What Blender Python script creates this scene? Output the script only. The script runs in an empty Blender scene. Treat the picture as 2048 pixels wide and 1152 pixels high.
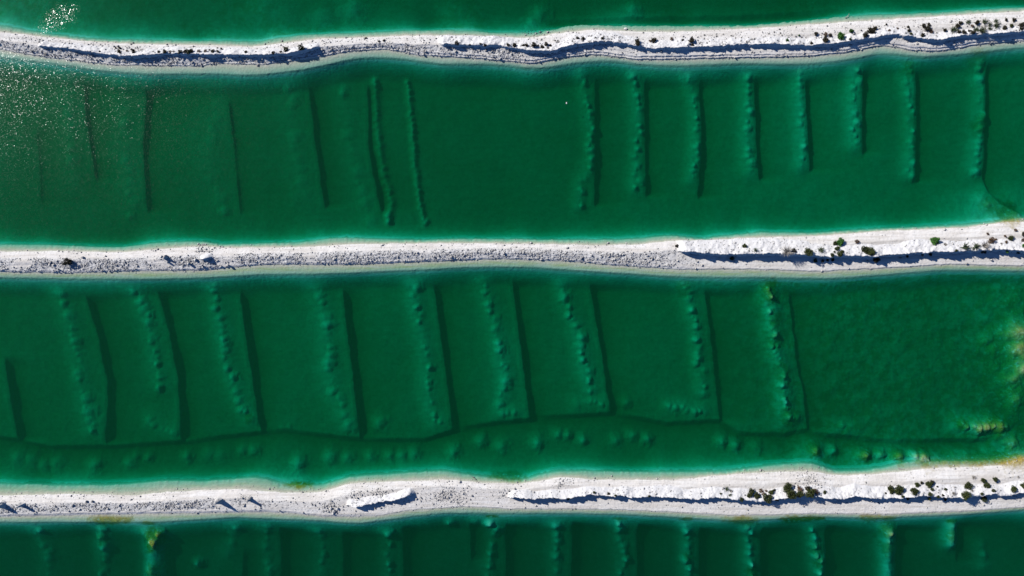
import bpy, math, random
import numpy as np

# ------------------------------------------------------------------ camera, sky, sun, exposure
scene = bpy.context.scene
COL = scene.collection
CAM_H, FPX = 120.0, 1518.0                      # drone height over the water, focal length in 2048-px-wide pixels
S = CAM_H / FPX                                 # metres per pixel at water level

cam = bpy.data.cameras.new('camera')
cam.sensor_width = 36.0
cam.lens = FPX / 2048 * 36.0
cam.clip_start, cam.clip_end = 1.0, 5000.0
cam_o = bpy.data.objects.new('camera', cam)
cam_o.location = (0, 0, CAM_H)
COL.objects.link(cam_o)
scene.camera = cam_o

SUN = np.array([-2000.0, 1250.0, 1518.0]); SUN /= np.linalg.norm(SUN)   # read from the shadows of ridges and shrubs
SUN_EL = math.asin(SUN[2]); SUN_AZ = math.atan2(SUN[0], SUN[1])
world = bpy.data.worlds.new('World'); scene.world = world
world.use_nodes = True
wn = world.node_tree.nodes; wl = world.node_tree.links
sky = wn.new('ShaderNodeTexSky'); sky.sky_type = 'NISHITA'; sky.sun_disc = False
sky.sun_elevation = SUN_EL; sky.sun_rotation = SUN_AZ
sky.ozone_density = 10.0; sky.dust_density = 0.0; sky.air_density = 0.6
bg = wn['Background']; bg.inputs['Strength'].default_value = 0.085
wl.new(sky.outputs[0], bg.inputs['Color'])

sun_d = bpy.data.lights.new('sun', 'SUN'); sun_d.energy = 5.0; sun_d.angle = math.radians(0.5)
sun_d.color = (1.0, 0.955, 0.90)
sun_o = bpy.data.objects.new('sun', sun_d); COL.objects.link(sun_o)
from mathutils import Vector, Matrix, Quaternion
sun_o.rotation_euler = Vector(SUN).to_track_quat('Z', 'Y').to_euler()
sun_o.location = (-60, 40, 100)

vs = scene.view_settings
vs.view_transform = 'Standard'; vs.look = 'None'; vs.gamma = 1.0; vs.use_curve_mapping = False
vs.exposure = 0.08
scene.cycles.max_bounces = 6
scene.cycles.diffuse_bounces = 0
scene.cycles.transparent_max_bounces = 12

rng = np.random.default_rng(11); random.seed(11)

# ------------------------------------------------------------------ numpy noise
def _hash(ix, iy, seed):
    h = (ix.astype(np.int64) * 374761393 + iy.astype(np.int64) * 668265263 + seed * 974634533) & 0x7fffffff
    h = ((h ^ (h >> 13)) * 1274126177) & 0x7fffffff
    h = ((h ^ (h >> 16)) * 668265263) & 0x7fffffff
    return ((h ^ (h >> 15)) & 0xffff) / 65535.0
def vnoise(x, y, seed=0):
    ix = np.floor(x); iy = np.floor(y); fx = x - ix; fy = y - iy
    fx = fx * fx * fx * (fx * (fx * 6 - 15) + 10); fy = fy * fy * fy * (fy * (fy * 6 - 15) + 10)
    a = _hash(ix, iy, seed); b = _hash(ix + 1, iy, seed); c = _hash(ix, iy + 1, seed); d = _hash(ix + 1, iy + 1, seed)
    return (a + (b - a) * fx) * (1 - fy) + (c + (d - c) * fx) * fy
def fbm(x, y, seed=0, octaves=4, gain=0.5):
    x, y = np.broadcast_arrays(np.asarray(x, float), np.asarray(y, float))
    t = np.zeros(x.shape); a = 1.0; n = 0.0
    for o in range(octaves):
        t += a * (vnoise(x, y, seed + o * 17) - 0.5); n += a * 0.5
        x = x * 2.03 + 11.3; y = y * 2.03 + 7.7; a *= gain
    return t / n                                 # about -1..1
def ss(a, b, v):
    t = np.clip((v - a) / (b - a), 0, 1); return t * t * (3 - 2 * t)

# ------------------------------------------------------------------ columns and traced shore curves (pixels)
XMAX = 97.0
NC = 1490
XC = np.linspace(-XMAX, XMAX, NC)
def mx(px): return (np.asarray(px, float) - 1024) * S
def my(py): return (np.asarray(py, float) - 576) * S       # metres DOWN the picture; world Y = -this
def smooth(v, sig=1.0):
    dx = XC[1] - XC[0]; n = int(3 * sig / dx); k = np.exp(-0.5 * (np.arange(-n, n + 1) * dx / sig) ** 2); k /= k.sum()
    return np.convolve(np.pad(v, n, mode='edge'), k, mode='valid')
def curve(pts, sig=0.9, wob=0.0, seed=0, z=0.0):
    p = np.array(pts, float); k = (CAM_H - z) / CAM_H
    v = smooth(np.interp(XC, mx(p[:, 0]) * k, my(p[:, 1]) * k), sig) if sig else np.interp(XC, mx(p[:, 0]) * k, my(p[:, 1]) * k)
    return v + wob * fbm(XC * 0.9, 0 * XC, seed, 4)

D1 = dict(
 us=[(0,51),(103,70),(205,79),(308,81),(410,82),(513,84),(598,70),(650,68),(752,65),(821,61),(940,61),(992,67),(1077,65),(1128,53),(1180,48),(1265,51),(1350,51),(1485,51),(1587,43),(1690,32),(1861,26),(2048,14)],
 ud=[(0,63),(85,73),(171,82),(273,88),(410,90),(513,93),(581,85),(632,77),(700,76),(752,73),(855,70),(992,73),(1060,76),(1111,67),(1180,59),(1265,63),(1350,63),(1485,58),(1587,51),(1690,44),(1861,33),(2048,22)],
 ld=[(0,99),(68,111),(137,120),(222,130),(393,133),(444,127),(526,130),(615,118),(700,103),(770,98),(838,111),(958,118),(1070,128),(1128,114),(1197,109),(1272,120),(1350,119),(1468,116),(1604,114),(1690,106),(1765,90),(1820,101),(1881,103),(1963,88),(2048,82)],
 ls=[(0,113),(103,126),(205,141),(290,147),(410,146),(513,149),(615,137),(700,117),(735,113),(804,116),(872,126),(992,128),(1077,137),(1145,125),(1214,120),(1282,128),(1350,131),(1485,126),(1604,127),(1690,120),(1765,104),(1844,113),(1912,108),(2048,94)])
D2 = dict(
 us=[(0,490),(137,492),(239,496),(308,487),(393,483),(444,490),(615,485),(666,476),(752,479),(838,481),(923,478),(1060,480),(1214,481),(1282,478),(1348,471),(1399,479),(1519,465),(1621,467),(1758,458),(1929,451),(2014,439),(2048,436)],
 ud=[(0,502),(137,502),(239,504),(325,497),(393,492),(461,495),(615,493),(700,488),(787,487),(923,486),(1060,487),(1214,490),(1282,488),(1350,480),(1416,480),(1519,474),(1638,472),(1758,462),(1929,455),(2014,444),(2048,443)],
 ld=[(0,544),(137,546),(239,543),(410,541),(478,533),(547,529),(700,530),(787,526),(923,521),(1009,518),(1128,522),(1231,531),(1350,539),(1519,539),(1638,543),(1758,537),(1895,529),(2048,532)],
 ls=[(0,555),(137,557),(290,558),(410,555),(513,548),(650,547),(821,540),(958,533),(1060,534),(1197,543),(1350,553),(1519,554),(1656,557),(1758,550),(1895,539),(2048,542)])
D3 = dict(
 us=[(0,970),(137,973),(239,972),(325,963),(410,965),(513,956),(564,970),(640,974),(701,955),(889,943),(958,955),(1043,963),(1111,944),(1163,944),(1348,947),(1451,945),(1553,931),(1621,926),(1673,945),(1741,942),(1826,924),(1997,921),(2048,909)],
 ud=[(0,990),(137,987),(273,990),(342,982),(478,977),(581,985),(640,984),(701,966),(889,958),(975,965),(1043,967),(1122,953),(1197,959),(1348,959),(1485,946),(1615,941),(1673,950),(1758,947),(1861,935),(1997,931),(2048,916)],
 ld=[(0,1033),(171,1030),(342,1027),(513,1024),(581,1026),(650,1034),(752,1032),(821,1020),(940,1013),(1026,1018),(1163,1018),(1265,1020),(1350,1025),(1485,1031),(1621,1027),(1758,1029),(1929,1022),(2048,1015)],
 ls=[(0,1045),(205,1044),(308,1045),(478,1035),(615,1040),(718,1048),(804,1035),(889,1026),(992,1027),(1128,1027),(1265,1030),(1348,1035),(1485,1042),(1621,1034),(1758,1037),(1929,1030),(2048,1020)])
DK = []
for i, d in enumerate((D1, D2, D3)):
    e = {k: curve(d[k], 0.9, 0.10, 100 * i + j) for j, k in enumerate(('us', 'ud', 'ld', 'ls'))}
    e['uss'] = smooth(e['us'], .8); e['lss'] = smooth(e['ls'], 1.0); e['us'] = e['us'] + 0.16 * fbm(XC * 1.9, 0 * XC, 900 + i, 3)
    DK.append(e)

# ridge segments: (bank, crest polyline in pixels, height, toe width m, jag)
SEG = [
 (0, [(-60,80),(-10,84),(4,85)], 1.0, 1.0, 0.4),
 (0, [(62,90),(137,97),(191,106),(246,111),(290,110),(342,106),(427,109),(513,109),(581,106),(646,91)], 1.25, 1.5, 1.0),
 (0, [(868,85),(906,89),(992,90),(1060,101),(1101,102),(1145,89),(1214,82),(1265,89),(1299,97),(1350,95),(1416,93),(1485,88),(1553,88),(1621,91),(1690,84),(1792,67),(1826,73),(1878,80),(1929,70),(1997,67),(2048,62),(2120,58)], 1.3, 2.2, 1.1),
 (1, [(386,515),(400,519),(412,517),(428,510)], 1.5, 1.1, 0.6),
 (1, [(1353,501),(1389,505),(1451,509),(1526,507),(1604,509),(1656,514),(1707,511),(1751,513),(1826,506),(1912,503),(1997,499),(2048,502),(2120,500)], 1.75, 2.5, 1.1),
 (2, [(684,1012),(711,1016),(735,1011),(787,1002),(834,989)], 1.4, 1.5, 1.2),
 (2, [(1010,998),(1057,996),(1067,1000),(1104,996),(1122,1000),(1180,990),(1214,994),(1255,992),(1258,996),(1299,995),(1348,996),(1392,1000),(1433,996),(1491,1002),(1526,1006),(1560,998),(1621,993),(1690,1000),(1707,993),(1775,999),(1843,993),(1929,998),(1997,989),(2004,994),(2048,987),(2120,985)], 1.6, 2.5, 1.0),
]
RID = []
for i, (b, pts, h, toe, jag) in enumerate(SEG):
    k = (CAM_H - h) / CAM_H
    yc = curve(pts, 0.25, 0.0, 0, h) + jag * (0.16 * fbm(XC * 1.3, 0 * XC, 40 + i, 4) + 0.07 * fbm(XC * 4.5, 0 * XC, 60 + i, 2))
    x0, x1 = mx(pts[0][0]) * k, mx(pts[-1][0]) * k
    tp = ss(x0 - 0.3, x0 + 1.6, XC) * (1 - ss(x1 - 1.6, x1 + 0.3, XC))
    hr = h * tp * (1 + 0.42 * jag * fbm(XC * 0.5, 0 * XC, 80 + i, 6, 0.72))
    RID.append(dict(bank=b, yc=yc, ys=curve(pts, .5, 0, 0, h), hr=hr, h=h, toe=(np.interp(XC, [0, 48], [1.15, 2.3]) if i == 6 else toe) * (1 + 0.22 * fbm(XC * 0.25, 0 * XC, 90 + i, 3)), tp=tp, jag=jag))

# ------------------------------------------------------------------ submerged relief, per pond
# cut: (polyline, depth) sharp wall on the left / upper side, filling up gently on the other
VCUT = {0: [],
 1: [([(60,250),(68,400)],.25),([(156,160),(160,230),(178,352)],.5),([(284,165),(276,300),(285,415)],.7),([(450,190),(462,300),(472,420)],.4),
     ([(614,170),(627,290),(645,405)],.8),([(732,160),(736,300),(760,415)],.85),
     ([(1196,150),(1197,300),(1195,402)],.8),([(1296,150),(1299,300),(1300,383)],.8),([(1408,150),(1413,280),(1406,386)],.85),
     ([(1518,145),(1523,260),(1528,350)],.9),([(1622,150),(1625,230),(1631,333)],.8),([(1738,135),(1738,220),(1740,297)],.85),
     ([(1845,130),(1850,230),(1845,352)],.85),([(1988,100),(1985,300),(1982,352),(1990,380),(2010,405),(2048,425)],.85)],
 2: [([(-6,720),(4,790),(20,880)],.9),([(160,595),(185,680),(203,770),(204,830),(200,885)],.95),([(305,580),(330,670),(347,760),(354,880)],.95),
     ([(473,585),(487,690),(503,790),(516,865)],1.0),([(683,580),(695,690),(708,790),(716,875)],1.0),([(868,570),(885,690),(898,790),(907,862)],1.0),
     ([(1028,560),(1045,690),(1055,780),(1063,840)],1.0),([(1186,565),(1207,690),(1220,780),(1228,828)],.95),([(1417,575),(1433,680),(1444,780),(1450,842)],.8),
     ([(1590,585),(1606,720),(1622,800),(1628,860)],.7)],
 3: [([(555,1050),(557,1180)],.9),([(682,1068),(684,1180)],.8),([(805,1052),(806,1180)],.8),([(942,1045),(944,1125)],.4),([(1014,1050),(1016,1180)],.8),([(1149,1040),(1150,1180)],1.0),
     ([(1282,1042),(1285,1180)],.95),([(1408,1040),(1409,1180)],.95),([(1532,1040),(1536,1180)],.95),([(1664,1040),(1668,1180)],.95),([(1806,1042),(1810,1180)],.95),([(1930,1040),(1932,1128)],.5),([(322,1090),(326,1180)],.4),([(480,1110),(476,1180)],.4)]}
HCUT = {0: [([(1100,30),(1250,27),(1350,23),(1480,21),(1640,12),(1720,4)],.6)],
 1: [],
 2: [([(-60,870),(20,882),(80,896),(200,895),(350,886),(515,866),(560,862),(640,872),(715,880),(845,881),(905,863),(985,848),(1063,839),(1228,827),(1290,838),(1340,848),(1450,842),(1490,868),(1580,870),(1630,860),(1660,870),(1780,882),(1960,880),(2048,868)],.8)],
 3: []}
# spoil rows: (polyline, mound height, radius, lump spacing) -> hand-traced lines of dumped heaps
ROWS = {0: [],
 1: [([(120,180),(130,350)],.5,1.3,1.9),([(232,170),(240,330),(248,425)],.55,1.5,2.0),([(430,170),(405,340),(440,420)],.4,1.5,2.2),([(572,170),(580,290),(598,390)],.5,1.4,2.0),([(680,170),(690,260),(715,380),(740,435)],.6,1.3,1.6),
     ([(745,155),(748,240),(758,330),(778,400),(772,440)],.75,.75,.4),([(812,160),(820,240),(826,330),(838,410),(850,450)],.6,.6,.4),
     ([(1164,140),(1180,220),(1184,300),(1180,340),(1164,360),(1160,410)],1.0,.75,.95),([(1270,155),(1280,220),(1278,300),(1274,380)],1.0,.75,.95),([(1380,150),(1395,210),(1398,280),(1388,360)],1.0,.75,1.0),
     ([(1500,155),(1502,230),(1500,300),(1506,345)],1.05,.8,1.0),([(1604,145),(1610,220),(1614,300),(1608,335)],1.05,.8,1.0),([(1720,135),(1716,200),(1720,290)],1.15,.85,1.0),([(1826,130),(1832,220),(1832,300),(1830,350)],1.15,.8,.9),([(1962,110),(1974,180),(1972,250),(1960,345)],1.1,.9,1.1),
     ([(1975,395),(1990,412)],.6,1.0,1.2)],
 2: [([(108,590),(125,640),(140,720),(152,790),(175,870)],1.0,1.1,1.2),([(260,580),(285,640),(298,720),(310,780)],1.0,1.1,1.2),([(290,845),(315,865),(345,868)],.8,1.0,1.1),([(420,575),(430,650),(448,740),(470,810),(495,850)],1.1,1.0,1.1),
     ([(630,590),(648,650),(652,740),(668,800),(690,850)],1.0,1.2,1.3),([(826,575),(832,630),(848,700),(854,790),(868,850),(890,845)],1.15,1.0,1.15),([(968,572),(985,640),(1000,710),(1012,760),(1000,830),(1035,830)],1.1,1.0,1.1),
     ([(1125,575),(1132,600),(1150,640),(1165,690),(1178,760),(1185,790)],1.2,.95,1.15),([(1160,810),(1185,805),(1215,810)],.9,.9,1.0),([(1372,565),(1385,600),(1400,660),(1404,730),(1412,790)],1.3,.85,.95),([(1345,815),(1370,815),(1390,825),(1415,820)],1.1,.8,1.1),
     ([(1540,565),(1545,600),(1553,680),(1570,740),(1575,800),(1585,840),(1605,842)],1.4,.85,.85),([(1690,858),(1725,860)],1.0,.9,1.0),([(570,860),(520,862)],.3,.9,1.2),
     ([(1930,852),(1960,855),(1995,853),(2012,855)],1.75,.9,.95)],
 3: [([(62,1050),(75,1120),(80,1190)],.9,1.0,1.3),([(196,1060),(200,1090),(190,1140),(192,1190)],1.1,.95,1.2),([(294,1068),(312,1070),(300,1100),(296,1150),(300,1190)],1.9,1.0,1.0),([(462,1045),(458,1090),(440,1120)],.8,1.2,1.3),([(525,1045),(525,1100),(528,1190)],.8,.9,1.2),([(632,1070),(640,1110),(630,1190)],.9,1.0,1.4),
     ([(770,1075),(774,1100),(772,1140),(774,1190)],1.1,.85,1.25),([(900,1050),(902,1056)],1.3,.55,.8),([(980,1036),(985,1060),(982,1100),(978,1140),(982,1190)],1.2,.85,1.15),([(1112,1060),(1118,1080),(1114,1120),(1116,1190)],1.1,.95,1.3),([(1240,1040),(1243,1080),(1250,1110),(1248,1190)],1.3,.85,1.2),
     ([(1375,1042),(1380,1080),(1382,1115),(1382,1190)],1.3,.8,1.2),([(1500,1060),(1503,1090),(1506,1120),(1510,1190)],1.4,.75,1.15),([(1632,1072),(1643,1105),(1645,1130),(1647,1190)],1.4,.75,1.15),([(1778,1058),(1785,1070),(1784,1098),(1783,1125),(1785,1190)],2.0,.8,1.2),([(1908,1040),(1911,1068),(1912,1100)],2.0,.7,1.1),([(1975,1100),(1985,1140)],1.0,.8,1.2)]}
SPOTS = {0: [(700,10,.8,2.0),(640,30,.5,2),(1080,20,.9,1.6),(1065,35,.8,1.2),(900,20,.5,2),(520,15,.5,3),(1270,8,.7,1.2)],
 1: [(680,180,.8,1.0),(247,428,.6,.9),(438,418,.6,1.0),(575,205,.5,1.2)],
 2: [(20,920,.7,1.3),(45,925,.7,1.2),(72,935,.7,1.0),(95,930,.8,1.2),(175,933,.9,1.2),(245,930,.8,1.0),(257,918,.7,.8),(283,920,.8,.8),(362,917,.9,.9),(405,912,.6,1.2),(430,915,.6,1.2),(475,905,.7,1),(497,905,.8,1),(590,930,1.0,1.2),(655,918,.9,1.2),(690,920,.8,1.0),(735,916,.8,1.0),(775,916,.8,.9),(800,915,.8,.9),(825,910,.9,1.0),(905,908,1.0,1.0),(960,885,1.0,1.1),(1003,897,.9,1.1),(1075,890,1.1,1.1),(1118,872,.9,.9),(1137,875,.9,.8),(1168,885,1.0,.9),(1235,885,.8,.9),(1270,875,.8,.9),(1300,882,1.1,.9),(1255,810,.9,.9),(1340,815,.8,.8),(752,850,1.0,1.3),(1450,888,1.0,1.0),(1478,893,1.1,1.0),(1520,898,.7,1.0),(1635,903,1.7,.85),(1677,903,1.1,.9),(1737,911,1.75,.8),(1768,910,1.2,.8),(1802,913,1.7,.75),(1835,912,1.3,.8),(1850,915,1.4,.8),
     (2000,853,1.95,1.1),(2015,858,1.85,.9),(2030,885,1.7,1.2),(2040,660,1.8,2.0),(2046,700,1.8,1.8),(2046,740,1.9,1.6),(2035,760,1.7,1.4),(2040,800,1.7,1.5),(1982,680,1.5,1.3),(1995,700,1.5,1.2)],
 3: [(385,1135,1.1,.8),(305,1080,.5,1.4),(950,1045,.4,1)]}
ALG = [(2056,720,6.5,.75),(2060,640,4.5,.6),(2062,800,5.5,.75),(1990,856,2.6,.5),(2040,888,3,.5),(2000,853,1.6,1.),(1970,857,1.0,.8),(1932,852,.8,.9),(2028,886,1.5,.6),(2040,660,2.4,.6),(2046,720,2.2,.75),(2042,790,2.0,.8),(1985,690,1.6,.55),(1635,903,.9,.9),(1737,911,.9,.9),(1802,913,.9,.9),(1855,915,1.4,.6),
       (305,1082,1.6,1.),(296,1098,.9,1.),(298,1150,1.1,.7),(195,1085,.9,.5),(1782,1064,1.2,.7),(1784,1100,1.0,.6),(1910,1045,.9,.9),(1911,1075,.9,.6),(1645,1130,.8,.6),(1640,1104,.8,.5),(1510,1150,.8,.7),(1383,1120,.7,.4),
       (1590,1041,1.7,1.),(1615,1040,1.5,1.),(1635,1039,1.2,1.),(1485,1043,2.2,.7),(600,971,1.3,1.),(585,970,1.1,.8),(1375,1040,.9,.7),(1240,1040,.8,.6),(1740,1037,1.6,.6),(1775,1037,1.2,.6),(215,1042,2.2,.8),(240,1041,1.6,.7),(295,1048,1.,.7),(980,1035,.8,.8),
       (2015,918,2.8,.9),(1960,919,2.6,.8),(1900,920,2.2,.6),(1590,838,1.2,.6),(1553,680,1.1,.5),(1545,590,1.2,.7),(1543,575,1.0,.9),(1558,640,1.1,.6),(1572,745,1.1,.4),(1372,580,1.0,.4),(2022,424,1.7,.7),(1990,408,1.2,.5),(1970,250,1.0,.6),(1974,235,.8,.5),(1962,120,1.3,.4),(1825,135,.9,.5),(1022,955,1.6,.6),(1000,953,1.3,.6),(490,842,.6,.6)]
SHOAL = {0: [(60,20,14,4,.3)], 1: [(2010,415,5,2,.9)], 2: [(2064,720,5.0,8.5,1.25),(1988,690,2.5,3.0,.6),(1995,856,3.2,1.6,1.1),(2030,890,5,2.2,1.1),(1635,903,1.9,1.5,1.2),(1737,911,1.9,1.4,1.2),(1802,913,1.9,1.3,1.2),(1850,915,3,1.2,.9),(1960,917,7,1.2,1.0),(1555,640,1.4,7,.55),(1575,780,1.4,5,.5),(1545,580,1.5,2.0,.9),(590,966,2.2,.8,.6)],
 3: [(303,1085,1.8,2.4,1.3),(298,1148,1.3,1.6,.9),(195,1085,1.4,2,.6),(1784,1064,1.4,1.6,1.1),(1784,1105,1.3,2.2,.8),(1784,1150,1.3,2,.6),(1911,1045,1.2,1.5,1.0),(1911,1078,1.2,1.6,.9),(1602,1042,3.6,1.0,1.4),(1630,1040,2,.9,1.2),(1644,1125,1.2,2.4,.7),(1508,1130,1.2,2.4,.6),(1382,1120,1.2,2.6,.4),(1485,1045,3.5,.8,.7),(215,1045,4.5,.7,.8),(1750,1040,4,.8,.7),(1375,1046,1.4,1.0,.8),(1243,1046,1.4,1.0,.6),(982,1040,1.4,1.0,.8)]}
DEPTH = {0: 1.95, 1: 2.35, 2: 2.3, 3: 2.6}

def along(pts, step):
    p = np.stack([mx([q[0] for q in pts]), my([q[1] for q in pts])], 1)
    seg = np.hypot(*np.diff(p, axis=0).T); cum = np.r_[0, np.cumsum(seg)]
    t = np.arange(0, cum[-1] + 1e-6, step)
    return np.interp(t, cum, p[:, 0]), np.interp(t, cum, p[:, 1])
MND = {k: [] for k in range(4)}
for k in range(4):
    for pts, h, r, st in ROWS[k]:
        ax, ay = along(pts, st if st < .6 else st * .95)
        fine = st < 0.6
        for x, y in zip(ax, ay):
            j = 0.09 if fine else 0.22
            MND[k].append((x + rng.normal(0, j), y + rng.normal(0, j), h * (rng.uniform(.8, 1.1) if fine else rng.uniform(.55, 1.1)), r * (rng.uniform(.85, 1.15) if fine else rng.uniform(.7, 1.2)), rng.integers(1 << 20), fine))
        if not fine:                              # broad low apron that the heaps sit on
            for x, y in zip(*along(pts, r)):
                MND[k].append((x - .15 * r, y, h * .45, r * 1.9, rng.integers(1 << 20), True))
    for px, py, h, r in SPOTS[k]:
        MND[k].append((mx(px), my(py), h, r, rng.integers(1 << 20), False))

def pond_z(k, P):
    """bed height of pond k (0 = beyond the first bank .. 3) on rows P (nr, nc)"""
    X = np.broadcast_to(XC, P.shape)
    if k == 0:
        D = DEPTH[0] + .45 * fbm(X * .05, P * .08, 5, 4) + .35 * ss(-30, 20, X) + .3 * np.exp(-((X + 20) / 18) ** 2) - .35 * ss(-60, -85, X)
    elif k == 1:
        D = DEPTH[1] + .24 * fbm(X * .06, P * .08, 6, 4) - .38 * ss(5, 45, X) + .28 * np.exp(-((X + 8) / 18) ** 2) + .05 * fbm(X * .8, P * .8, 16, 3)
    elif k == 2:
        D = DEPTH[2] + .22 * fbm(X * .06, P * .08, 7, 4) - .32 * ss(35, 62, X) * (1 - .4 * ss(5, 20, P)) + .06 * fbm(X * .8, P * .8, 17, 3) + .22 * fbm(X * .45, P * .45, 19, 5, .65) * ss(25, 55, X)
    else:
        D = DEPTH[3] + .22 * fbm(X * .06, P * .08, 8, 4) - .25 * ss(40, 75, X) + .05 * fbm(X * .8, P * .8, 18, 3)
    sh = np.zeros(P.shape)
    for px, py, sx, sy, am in SHOAL[k]:
        sh = np.maximum(sh, am * np.exp(-.5 * (((X - mx(px)) / sx) ** 2 + ((P - my(py)) / sy) ** 2)) * (1 + .35 * fbm(X * .55, P * .55, 840, 4)))
    D = np.maximum(D - sh, .48 + .1 * fbm(X * .8, P * .8, 845, 4))
    z = -D
    if k > 0:                                     # below the shaded foot of the bank above
        du = np.clip(P - DK[k - 1]['lss'], 0, None)
        sl_ = (.70, .72, .70)[k - 1] * (1 + .2 * fbm(XC * .12, 0 * XC, 300 + k, 2))
        ramp_ = -.20 - sl_ * du
        z = np.logaddexp(z * 6, ramp_ * 6) / 6
    if k < 3:                                     # bright shelf falling away from the bank below
        du = np.clip(DK[k]['uss'] - P, 0, None)
        L = ((1.6, 1.1, 1.15)[k]) * (1 + .5 * fbm(XC * .16, 0 * XC, 310 + k, 2))
        z = np.maximum(z, z + (D - .26) * np.exp(-(du / L)))
    tot = np.zeros(P.shape)
    off = ss(1.6, 3.4, P - DK[k - 1]['ls']) if k else 1.0
    for pts, a in VCUT[k]:
        p = np.array(pts, float); yy = my(p[:, 1]); xx = mx(p[:, 0])
        c0, c1 = np.searchsorted(XC, [xx.min() - 7, xx.max() + 17]); sl = slice(c0, c1)
        Q = P[:, sl]; w = (ss(yy[0] - .6, yy[0] + 1.6, Q) * (1 - ss(yy[-1] - .2, yy[-1] + 1.0, Q)))
        t = X[:, sl] - np.interp(Q, yy, xx) + .25 - .20 * fbm(Q * .6, 0 * Q + c0, 400 + k, 5, .6); a = a * (1 + .3 * fbm(Q * .25, 0 * Q + c0, 410 + k, 3))
        tot[:, sl] -= (.80, .80, .95, 1.45)[k] * a * w * 1.35 * (1 - np.exp(-np.clip(t, 0, None) / .5)) * np.exp(-np.clip(t - .3, 0, None) / 2.0)
        tot[:, sl] += .12 * a * w * np.exp(-np.abs(t + .5) / .7) * (t < .1)
    for pts, a in HCUT[k]:
        p = np.array(pts, float); yy = my(p[:, 1]); xx = mx(p[:, 0])
        w = ss(xx[0] - 2, xx[0] + 2, X) * (1 - ss(xx[-1] - 9, xx[-1] + 1, X))
        t = P - np.interp(XC, xx, yy) - .10 * fbm(X * .9, 0 * X, 420 + k, 4)
        tot -= .95 * a * w * np.where(t < .9, np.clip(t / .9, 0, 1), .4 * np.exp(-((t - .9) / 1.2) ** 2) + .6 * np.exp(-(t - .9) / 2.6))
    tot = tot * off
    add = np.zeros(P.shape)
    for x, y, h, r, sd, fine in MND[k]:
        c0, c1 = np.searchsorted(XC, [x - 2.2 * r, x + 2.2 * r])
        if c1 <= c0: continue
        sl = slice(c0, c1); Q = P[:, sl]
        dx = X[:, sl] - x; dy = Q - y
        near = (np.abs(dy) < 2.2 * r).any(axis=1)
        if not near.any(): continue
        r0, r1 = np.argmax(near), len(near) - np.argmax(near[::-1])
        dx = dx[r0:r1]; dy = dy[r0:r1]
        rr = np.hypot(dx, dy) / (r * (1.15 if fine else 1.62))
        if not fine:
            rr = rr * (1 + .30 * fbm(X[r0:r1, sl] * 1.5 / r, Q[r0:r1] * 1.5 / r, int(sd % 997), 3, .6))
        bump = h * (np.exp(-(rr * 1.05) ** 2 * 1.6) if fine else (.80 if k != 3 else 1.0) * (.3 * np.clip(1 - rr, 0, 1) + .72 * np.exp(-rr * rr * 2.6)) * (1.0 if h < 1.5 else .42))
        add[r0:r1, sl] = np.maximum(add[r0:r1, sl], bump)
    z = z + tot
    add = add * (ss(.5, 2.6, P - DK[k - 1]['ls']) if k else 1.0)
    z = np.minimum(z + add, np.maximum(z, -.16 + .06 * fbm(X * 2, P * 2, 77, 3)))
    return z + .025 * fbm(X * 2.6, P * 2.6, 33 + k, 3)

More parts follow.
